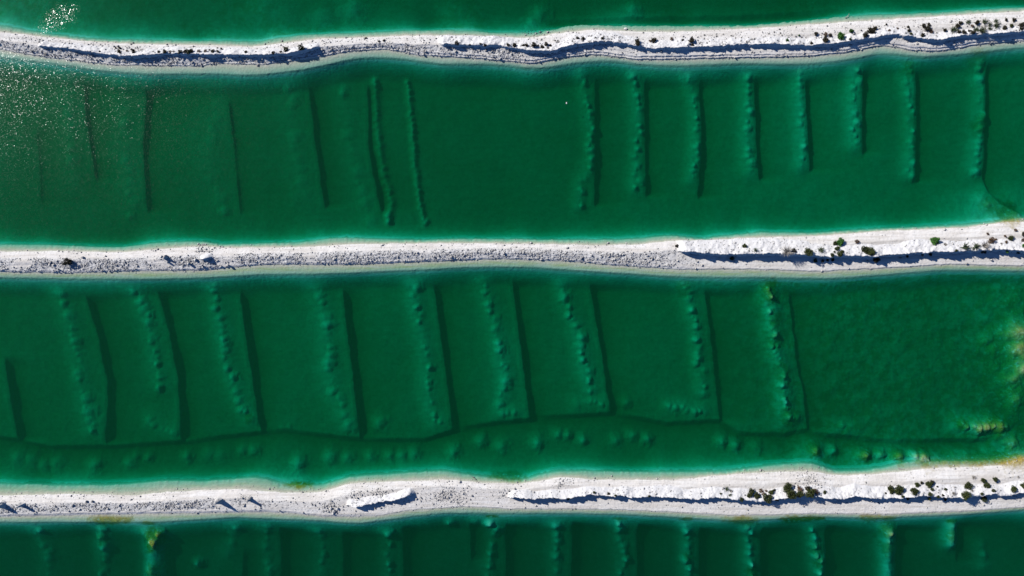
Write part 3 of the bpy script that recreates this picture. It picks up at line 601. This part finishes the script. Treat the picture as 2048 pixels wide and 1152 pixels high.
for a in [(729, 77, 2.2, None, True), (848, 81, 2.0, None, True), (858, 85, 1.8, None, True), (1251, 58, 3.2, None, False, 'single white boulder standing in shallow water off the stepped-shore bank'), (1263, 61, 1.6, None, True), (266, 86, 2, None, True), (334, 89, 2, None, True), (670, 76, 1.8, None, True), (530, 88, 1.8, None, True), (1187, 58, 1.5, None, True),
          (326, 514, 3.2, 1.6, False), (337, 525, 3, 1.0, False), (333, 512, 2.4, 1.2, True), (379, 528, 3.2, 1.2, False), (392, 520, 3.5, 1.0, False), (457, 531, 3.5, .9, False), (405, 531, 2.2, .7, True), (118, 539, 2.0, .7, True), (1216, 486, 2.4, None, False), (1304, 517, 2.2, .5, True), (1008, 507, 2.8, .6, True), (1158, 483, 1.8, None, True), (412, 498, 2.4, None, False), (402, 499, 2.4, None, False), (397, 503, 2.2, None, False), (418, 504, 2.0, None, True), (166, 515, 3.0, .6, True), (1100, 500, 2, None, True), (1800, 516, 2.2, .7, True), (1982, 520, 2.6, .6, False), (1773, 511, 2.4, .9, False),
          (174, 1003, 2.6, .6, True), (185, 1002, 2.6, .6, True), (70, 1012, 2.0, .5, True), (262, 999, 2.2, None, True), (416, 996, 2.0, None, True), (485, 996, 2.6, .5, False), (539, 978, 2.0, None, True), (138, 1022, 2.4, None, True), (160, 1019, 2.2, None, True), (668, 1022, 3.8, .6, False), (662, 1017, 3.2, .6, False), (675, 1017, 3.2, .5, False), (666, 1027, 2.8, .4, False), (657, 1023, 2.4, None, True), (715, 996, 2.6, .5, True), (937, 972, 1.8, None, True), (934, 976, 1.6, None, True), (1029, 977, 2.2, .5, False), (1125, 962, 2, None, True), (1123, 968, 1.8, None, True), (1218, 969, 2, None, True), (885, 992, 2.4, None, True), (944, 991, 2.4, None, True), (558, 1021, 2.4, None, False), (606, 1025, 2.4, None, False), (1189, 956, 2.2, None, True), (1757, 1006, 1.8, None, True), (1980, 1006, 2.2, .4, False), (1768, 1015, 1.6, None, True)]:
    boulder(*a)
# eroded remnants of the ridge: stubby pillars that throw long shadows
def pillar_mesh(seed):
    r_ = random.Random(seed); v = []; f = []; n = 12; L = 6
    ph = [r_.uniform(.75, 1.2) for _ in range(n)]
    for j in range(L):
        t = j / (L - 1)
        rr = (1.35 - .75 * t) if j else 1.9
        for i in range(n):
            a = i / n * 6.283; q = rr * ph[i] * r_.uniform(.86, 1.14)
            v.append((math.cos(a) * q, math.sin(a) * q, t + r_.uniform(-.04, .04) * (j > 0)))
    for j in range(L - 1):
        for i in range(n): f.append((j * n + i, j * n + (i + 1) % n, (j + 1) * n + (i + 1) % n, (j + 1) * n + i))
    v.append((0, 0, 1.06)); c = len(v) - 1
    for i in range(n): f.append(((L - 1) * n + i, (L - 1) * n + (i + 1) % n, c))
    return simple_mesh('lime_pillar', v, f, M_STONE)
for j, (px, py, r, h, lb) in enumerate([(438, 1001, 3.6, 2.2, 'lime pillar with a dark cap and the longest shadow on the broad sandy bank'), (499, 998, 2.8, 1.6, 'small lime pillar beside a scatter of stones on the sandy bank'), (44, 1009, 3.0, 1.7, 'slim lime pillar with a trailing low spine on the sandy bank'), (4, 1009, 4.2, 1.9, 'lime pillar at the stony end of the sandy bank'), (333, 515, 2.2, 1.3, 'pointed lime pillar among rubble on the middle bank')]):
    x, y, z = at(px, py); o = bpy.data.objects.new('lime_pillar', pillar_mesh(j)); COL.objects.link(o)
    o.location = (x, y, z - .12); o.scale = (r * S * 1.35, r * S * 1.1, h * .85); tag(o, lb, 'rock', 'ridge remnants left standing on the banks')

# ------------------------------------------------------------------ shrubs
M_LEAF = {
 'green': plain('leaf_bright_green', (.060, .170, .030), .45, 6, .6),
 'olive': plain('leaf_olive', (.055, .070, .022), .45, 6, .7),
 'dark': plain('leaf_dark_brown', (.050, .046, .030), .45, 6, .8),
 'rust': plain('leaf_rust_brown', (.16, .095, .055), .4, 6, .8),
 'feather': plain('leaf_grey_green', (.085, .125, .060), .4, 6, .7),
 'dead': plain('dead_twig', (.40, .37, .33), .3, 6, .9),
}
M_STEM = plain('shrub_stem', (.16, .12, .08), .3, 8, .9)
def tube(v, f, a, b, ra, rb, n=4):
    a = Vector(a); b = Vector(b); d = (b - a).normalized(); u = d.orthogonal().normalized(); w = d.cross(u); s = len(v)
    for p, r in ((a, ra), (b, rb)):
        for i in range(n):
            t = i / n * 6.283; v.append(tuple(p + (u * math.cos(t) + w * math.sin(t)) * r))
    for i in range(n): f.append((s + i, s + (i + 1) % n, s + n + (i + 1) % n, s + n + i))
def leaf(v, f, p, size, r_, d=None):
    n = Vector((r_.gauss(0, 1), r_.gauss(0, 1), r_.gauss(0, 1) + .5)).normalized()
    u = (d.cross(n) if d else n.orthogonal()).normalized(); w = n.cross(u)
    p = Vector(p); s = len(v); L = size * r_.uniform(.7, 1.4)
    for a, b in ((0, -1), (.45, 0), (0, 1.1), (-.45, 0)): v.append(tuple(p + u * a * L + w * b * L))
    f.append((s, s + 1, s + 2, s + 3))
def dome(seed, nl=420, lobes=9, size=.085, height=1.0):
    r_ = random.Random(seed); v = []; f = []; sv = []; sf = []
    cs = [(Vector((0, 0, .45 * height)), .62)]
    for i in range(lobes):
        a = i / lobes * 6.283 + r_.uniform(-.4, .4); q = r_.uniform(.35, .72)
        cs.append((Vector((math.cos(a) * q, math.sin(a) * q, r_.uniform(.25, .75) * height)), r_.uniform(.24, .46)))
    tw = sum(c[1] ** 2 for c in cs)
    for c, rad in cs:
        for _ in range(int(nl * rad * rad / tw)):
            d = Vector((r_.gauss(0, 1), r_.gauss(0, 1), r_.gauss(0, 1) + .25)).normalized()
            p = c + d * rad * r_.uniform(.55, 1.08) ; p.z = max(.02, p.z * 1.0)
            leaf(v, f, p, size, r_)
        tube(sv, sf, (c.x * .08, c.y * .08, -.15), c, .045, .02)
    return v, f, sv, sf
def feather(seed, nb=34, leaves=14, size=.05):
    r_ = random.Random(seed); v = []; f = []; sv = []; sf = []
    for i in range(nb):
        a = i * 2.4 + r_.uniform(-.3, .3); el = r_.uniform(.12, 1.15); L = r_.uniform(.65, 1.12)
        d = Vector((math.cos(a) * math.cos(el), math.sin(a) * math.cos(el), math.sin(el)))
        tip = d * L; tube(sv, sf, (0, 0, -.12), tip * .55, .022, .014, 3); tube(sv, sf, tip * .55, tip + Vector((0, 0, -.06)), .014, .004, 3)
        for j in range(leaves):
            t = .3 + .7 * j / leaves
            leaf(v, f, tip * t + Vector((r_.gauss(0, .03), r_.gauss(0, .03), r_.gauss(0, .03))), size * (1.3 - .6 * t), r_, d)
    return v, f, sv, sf
def twigs(seed, nb=42):
    r_ = random.Random(seed); v = []; f = []; sv = []; sf = []
    for i in range(nb):
        a = i * 2.4 + r_.uniform(-.4, .4); el = r_.uniform(.1, 1.2); L = r_.uniform(.5, 1.1)
        d = Vector((math.cos(a) * math.cos(el), math.sin(a) * math.cos(el), math.sin(el)))
        k = d * L * .5; tube(sv, sf, (0, 0, -.12), k, .03, .018, 3)
        for _ in range(4):
            e = (d + Vector((r_.gauss(0, .35), r_.gauss(0, .35), r_.gauss(0, .3)))).normalized()
            tube(v, f, k * r_.uniform(.6, 1), k + e * L * r_.uniform(.3, .6), .016, .006, 3)
    return v, f, sv, sf
PROTO = {}; SHRUBS = {}
def proto(kind):
    if kind not in PROTO:
        out = []
        for i in range(3):
            sd = len(PROTO) * 31 + i
            fol, fn = {'green': (dome(sd, 1000, 7, .11, .9), 'foliage'), 'olive': (dome(sd, 850, 10, .11, 1.0), 'foliage'), 'dark': (dome(sd, 700, 8, .125, .9), 'foliage'), 'rust': (dome(sd, 480, 9, .11, .8), 'foliage'), 'feather': (feather(sd, 44, 16, .075), 'foliage'), 'dead': (twigs(sd, 60), 'twigs')}[kind], 0
            (v, f, sv, sf), nm = fol
            out.append((simple_mesh(nm, v, f, M_LEAF[kind]), simple_mesh('stem', sv, sf, M_LEAF['dead'] if kind == 'dead' else M_STEM), nm))
        PROTO[kind] = out
    return PROTO[kind]
LOOK = {'green': 'bright green rounded shrub', 'olive': 'olive green bushy shrub', 'dark': 'dark brown shrub', 'rust': 'rusty brown half-bare shrub', 'feather': 'feathery grey-green spreading shrub', 'dead': 'pale dead shrub of bare twigs'}
def ridge_place(px, py):
    b = bank_of(py); x, y, z = at(px, py); best = None
    for r in RID:
        if r['bank'] != b: continue
        c = int(np.clip((x + XMAX) / (2 * XMAX) * (NC - 1), 0, NC - 1))
        if r['tp'][c] > .2: best = (-y) - r['yc'][c]; toe = r['toe'][c]
    if best is None: return 'on flat ground of '
    if best > .15: return 'in the ridge shadow foot of '
    if best > -.5: return 'on the ridge edge of '
    if best < -toe - .1: return 'on the beach above the ridge toe of '
    return 'on the sunlit ridge slope of '
def shrub(px, py, r, kind='dark', label=None):
    x, y, z = at(px, py); rr = r * S * 1.22
    b = bank_of(py); pl = ridge_place(px, py)
    root_name = 'dead_shrub' if kind == 'dead' else 'shrub'
    size = 'tiny' if r < 2.3 else 'small' if r < 3.6 else 'medium' if r < 6 else 'large'
    lb = label or f"{size} {LOOK[kind]} {pl}{BANKN[b]}"
    gp = f"{LOOK[kind]}s on {BANKN[b]}"
    fm, sm, nm = random.choice(proto(kind))
    sc_ = (rr * random.uniform(.9, 1.12), rr * random.uniform(.9, 1.12), rr * random.uniform(.95, 1.35))
    rot = (random.uniform(-.1, .1), random.uniform(-.1, .1), random.uniform(0, 6.28))
    if r < 2.3:                                   # too small to show its parts
        o = bpy.data.objects.new(root_name, fm); COL.objects.link(o); o.location = (x, y, z - .03); o.scale = sc_; o.rotation_euler = rot
    else:
        o = bpy.data.objects.new(root_name, None); COL.objects.link(o); o.location = (x, y, z - .03); o.scale = sc_; o.rotation_euler = rot
        o.empty_display_size = .2
        for me, nn in ((fm, nm), (sm, 'stem')):
            c = bpy.data.objects.new(nn, me); COL.objects.link(c); c.parent = o
    tag(o, lb, 'shrub', gp)
    if not label: SHRUBS.setdefault((size, kind, b), []).append((px, py, o, pl))
G, O, K, U, E, Q = 'green', 'olive', 'dark', 'rust', 'feather', 'dead'
PL = [
 # stepped-shore bank
 (240,96,2.5,K),(232,96,2,K),(238,103,3.5,K),(241,106,2.5,K),(268,104,4,K),(263,99,2,K),(318,104,3,K),(330,104,4,K),(341,104,3,U),(348,104,2.5,U),(361,104,4,K),(371,104,3.5,K),(377,104,4.5,O,'dense olive and brown shrub in the tuft row beside the long shadow'),(383,103,4,K),(398,103,3.5,U),(411,103,4,U),(419,100,2,K),(426,103,3.5,K),(435,96,1.5,K),(443,98,2,K),(436,103,2.5,K),
 (572,100,4.5,O),(603,97,6,O),(562,104,2.5,K),(492,104,3,K),(547,106,3,K),(200,103,2,K),(254,102,2,U),
 (758,83,2,K),(768,81,2.5,K),(732,76,2,K),(913,87,4,K),(940,90,2,K),(970,91,3,K),(961,88,2,K),(1016,90,3,K),(1029,91,4,K),
 (1047,91,3,K),(1053,91,3.5,K),(1067,90,5,K),(1076,91,2,K),(1084,94,3.5,K),(1092,89,4,K),(1101,91,2.5,K),(1096,96,2,K),(1110,81,1.5,K),(1155,76,3,K),(1166,78,3.5,K),(1205,77,3,K),(1274,82,4,K),(1275,88,4.5,K),(1307,81,5,K),(1300,82,2.5,U),(1343,78,3.5,U),(1365,80,2.5,K),
 (1382,81,5.5,K),(1385,90,3,K),(1574,81,3,G),(1598,71,2,G),(1631,68,3.5,K),(1650,69,4,U),(1649,80,6,K),(1660,71,3,K),(1679,73,8,G,'largest bright green round shrub on the stepped-shore bank'),(1702,62,4,G),(1622,87,3,K),(1700,79,3,O),
 (1729,71,5,K),(1741,63,7,K),(1749,57,4,K),(1772,49,2,K),(1795,57,2.5,U),(1778,61,2.5,U),(1816,54,2.5,K),(1817,61,3.5,K),(1821,68,3,O),(1847,52,4,K),(1854,58,5,K),(1861,63,4,U),(1857,49,3,K),(1844,71,4.5,K),(1889,61,3.5,K),(1906,60,8.5,E),(1914,52,4,K),(1920,46,4,K),(1917,64,3.5,K),(1926,65,4,K),(1936,44,5.5,E),(1944,52,3,U),(1953,46,4.5,K),(1938,62,3,K),(1945,65,4,K),(1951,60,6.5,E),(1963,62,9,E),(1968,44,6.5,E),(1979,49,5,E),(1979,58,5,E),(1991,42,5,E),(1992,52,7,E),(2012,40,3,K),(2027,40,3.5,K),(2008,57,4.5,K),(2022,52,3.5,O),(2042,50,4,K),(2042,58,4,K),
 # middle bank
 (137,524,7,K,'lone dark brown bush on the rubble of the middle bank'),(1353,492,3,K),(1488,492,4.5,O),(1510,501,5.5,E),(1573,503,13,Q,'wide pale dead shrub of bare twigs on the ridge edge'),(1587,501,4,K),(1616,504,7.5,O,'yellowish olive shrub beside the wide dead shrub'),(1641,500,7.5,E,'spiky grey-green shrub with radiating stems on the middle bank slope'),(1670,486,4,O),(1679,485,7,G,'bright green shrub touching a small olive shrub on the middle bank'),(1672,497,4,O),(1677,495,2,O),(1678,508,6,O),(1684,503,3,O),(1663,510,3.5,O),(1668,504,2,O),(1713,483,4,U),(1463,517,4,O),(1630,521,4,O),(1645,522,3,K),(1655,520,3,K),(1665,520,3,K),
 (1728,499,8,O),(1740,505,8,O),(1751,518,6.5,K,'large dark brown shrub half in the ridge shadow of the middle bank'),(1868,481,8.5,G,'lone largest bright green round shrub on the middle bank slope'),(1890,489,4.5,Q),(1814,513,3,K),(1844,509,3,K),(1860,509,3,K),(1912,501,3,O),(1929,494,9,E),(1950,494,10,E),(1968,492,10,Q,'grey half-dead shrub against feathery green shrubs on the middle bank'),(1980,481,7,U),(1965,503,5,K),(2020,476,5,O),(1991,479,2.5,U),(2010,472,2.5,U),(2012,484,3,U),(2002,487,3,Q),(2030,460,3,U),(1975,468,3,U),(2046,468,4,K),(2045,480,4,U),(2013,502,3.5,G),(2047,493,5,G),(2043,504,3.5,K),
 # broad sandy bank
 (1453,978,5,E),(1460,990,4,E),(1462,982,4,Q),(1441,987,2,O),(1483,998,4,O),(1497,990,5,O),(1502,982,5.5,O),(1512,990,6.5,O),(1521,981,4,U),(1532,982,3,U),(1541,984,5,O),(1533,995,8,O),(1526,988,4,U),(1548,980,2.5,K),(1573,974,9,O),(1579,986,9,O),(1585,991,6,O),(1599,978,6,U),(1598,988,6.5,O),(1614,976,5,K),(1619,984,9,O),(1629,982,6.5,U,'reddish brown shrub at the end of the densest thicket on the sandy bank'),(1649,984,3.5,O),(1552,998,4,K),
 (1779,976,6,O),(1782,982,5,O),(1795,979,8.5,O),(1826,981,7,O),(1833,969,5,O),(1843,965,2.5,K),(1856,967,6,O),(1863,964,4,K),(1863,978,3,O),(1859,988,4,O),(1885,990,2.5,K),(1890,978,3,O),(1874,973,2,K),(1907,987,4,Q),(1933,970,6.5,O),(1930,989,8.5,O,'largest round olive shrub on the ridge edge of the sandy bank'),(1943,981,3.5,Q),(1947,954,4.5,Q),(1965,960,4.5,O),(1989,958,4.5,O),(1971,970,6,O),(1986,981,3.5,O),(1963,987,3,O),(1967,997,5.5,O),(2036,954,3,Q),(2025,978,6.5,O),(2045,970,6.5,O),(1804,993,3,O),(1815,997,3,K),(1875,993,3,O),(1858,997,3.5,O),(1890,998,3,K),(1771,986,2,K),
 (1188,985,3,O),(1137,996,3.5,O),(1217,987,3,K),(1231,991,2.5,O),(1298,992,2.5,O),(438,999,2.2,U)]
for e in PL: shrub(*e)
# tell look-alikes apart by how far they stand from a landmark of their bank
MARK = [((1679, 73), 'the large bright green shrub'), ((1573, 503), 'the wide dead shrub'), ((1629, 982), 'the reddish thicket shrub')]
ORD = ['closest', 'second closest', 'third closest', 'fourth closest', 'fifth closest', 'sixth closest', 'seventh closest', 'eighth closest', 'ninth closest', 'tenth closest', 'eleventh closest', 'twelfth closest', 'thirteenth closest', 'fourteenth closest']
SHORT = {'green': 'bright green shrub', 'olive': 'olive green shrub', 'dark': 'dark brown shrub', 'rust': 'rusty brown shrub', 'feather': 'feathery grey-green shrub', 'dead': 'pale dead twiggy shrub'}
for (dark, b), lst in STONES.items():
    (qx, qy), nm = [((1251, 58), 'the white boulder in the shallows'), ((137, 524), 'the lone dark bush'), ((438, 1001), 'the long-shadowed pillar')][b]
    lst.sort(key=lambda e: (e[0] - qx) ** 2 + (e[1] - qy) ** 2)
    for i, (px, py, o) in enumerate(lst[:len(ORD)]): o['label'] = f"{'dark grey' if dark else 'pale'} boulder of its kind {ORD[i]} to {nm}"
    for px, py, o in lst[len(ORD):]: o['label'] = f"{'dark grey' if dark else 'pale'} boulder far along {BANKN[b]} from {nm}"
for (size, kind, b), lst in SHRUBS.items():
    (qx, qy), nm = MARK[b]
    lst.sort(key=lambda e: (e[0] - qx) ** 2 + (e[1] - qy) ** 2)
    for i, (px, py, o, pl) in enumerate(lst):
        where = ('', ' on the middle bank', '')[b] if i < len(ORD) else ''
        if len(lst) == 1: o['label'] = f"only {size} {SHORT[kind]} on {BANKN[b]}"
        elif i < len(ORD) and size != 'tiny': o['label'] = f"{size} {SHORT[kind]} of its kind {ORD[i]} to {nm}"
        else: o['label'] = f"{size} {SHORT[kind]} {pl}{BANKN[b]}"
tv, tf = [], []
total = 0
for x0, x1, y0, y1, n in [(1112, 1160, 80, 90, 16), (1160, 1252, 70, 84, 46), (1390, 1540, 70, 86, 44), (1540, 1720, 58, 84, 30), (1750, 2040, 46, 66, 40), (250, 330, 95, 104, 14), (1660, 1720, 492, 508, 10), (1395, 1560, 496, 504, 12), (1860, 1920, 975, 992, 10)]:
    for q in range(n):
        xx = random.uniform(x0, x1); yy = random.uniform(y0, y1)
        if x0 >= 1390 and y1 < 90:                                     # follow the crest
            c = int(np.clip((mx(xx) * .985 + XMAX) / (2 * XMAX) * (NC - 1), 0, NC - 1)); yy = RID[2]['yc'][c] / (CAM_H - 1.2) * FPX + 576 - random.uniform(2, 24)
        x, y, z = at(xx, yy); rr = random.uniform(.7, 1.8) * S * 1.2; r_ = random.Random(q)
        for _ in range(26):
            d = Vector((random.gauss(0, .5), random.gauss(0, .5), abs(random.gauss(.3, .4)))) * rr
            leaf(tv, tf, (x + d.x, y + d.y, z + d.z), rr * .34, random)
o = bpy.data.objects.new('dry_scrub', simple_mesh('dry_scrub', tv, tf, M_LEAF['dark'])); COL.objects.link(o)
o['kind'] = 'stuff'; o['label'] = 'tiny dark tufts of dry scrub dotting the white ridge slopes'; o['category'] = 'scrub'

# driftwood and the white float
def driftwood(px, py, L, ang, label):
    x, y, z = at(px, py); r_ = random.Random(int(px)); v = []; f = []
    p = Vector((0, 0, .05)); d = Vector((1, 0, 0))
    for i in range(5):
        q = p + d * L / 5; q.z = .05 + r_.uniform(-.01, .03); tube(v, f, p, q, .07 - .011 * i, .06 - .011 * i, 6)
        if i in (1, 3): tube(v, f, q, q + Vector((.25, r_.choice((-1, 1)) * .45, .12)) * L * .35, .03, .012, 5)
        p = q; d = (d + Vector((0, r_.uniform(-.35, .35), 0))).normalized()
    o = bpy.data.objects.new('driftwood', simple_mesh('driftwood', v, f, M_LEAF['dead'])); COL.objects.link(o)
    o.location = (x, y, max(z, -.05)); o.rotation_euler = (0, 0, ang); tag(o, label, 'driftwood', 'driftwood on the shores')
driftwood(1522, 938, 1.3, -.6, 'bleached branch at the waterline near the thicket of the sandy bank')
driftwood(1796, 936, 1.1, -.4, 'bleached forked branch at the waterline where the sandy bank bulges')
driftwood(1690, 36, .9, .6, 'bleached branch in the shallows above the largest green shrub')
driftwood(945, 953, 1.4, -.7, 'pale stick on the greenish shelf of the sandy bank')
fl = boulder_mesh('float', 5); fl.materials.append(plain('white_float', (.8, .8, .78), .05))
o = bpy.data.objects.new('float', fl); COL.objects.link(o); o.location = ((1133 - 1024) * S, (576 - 206) * S, .02); o.scale = (.13, .16, .1)
tag(o, 'small white object floating alone on the deep green pond', 'float')
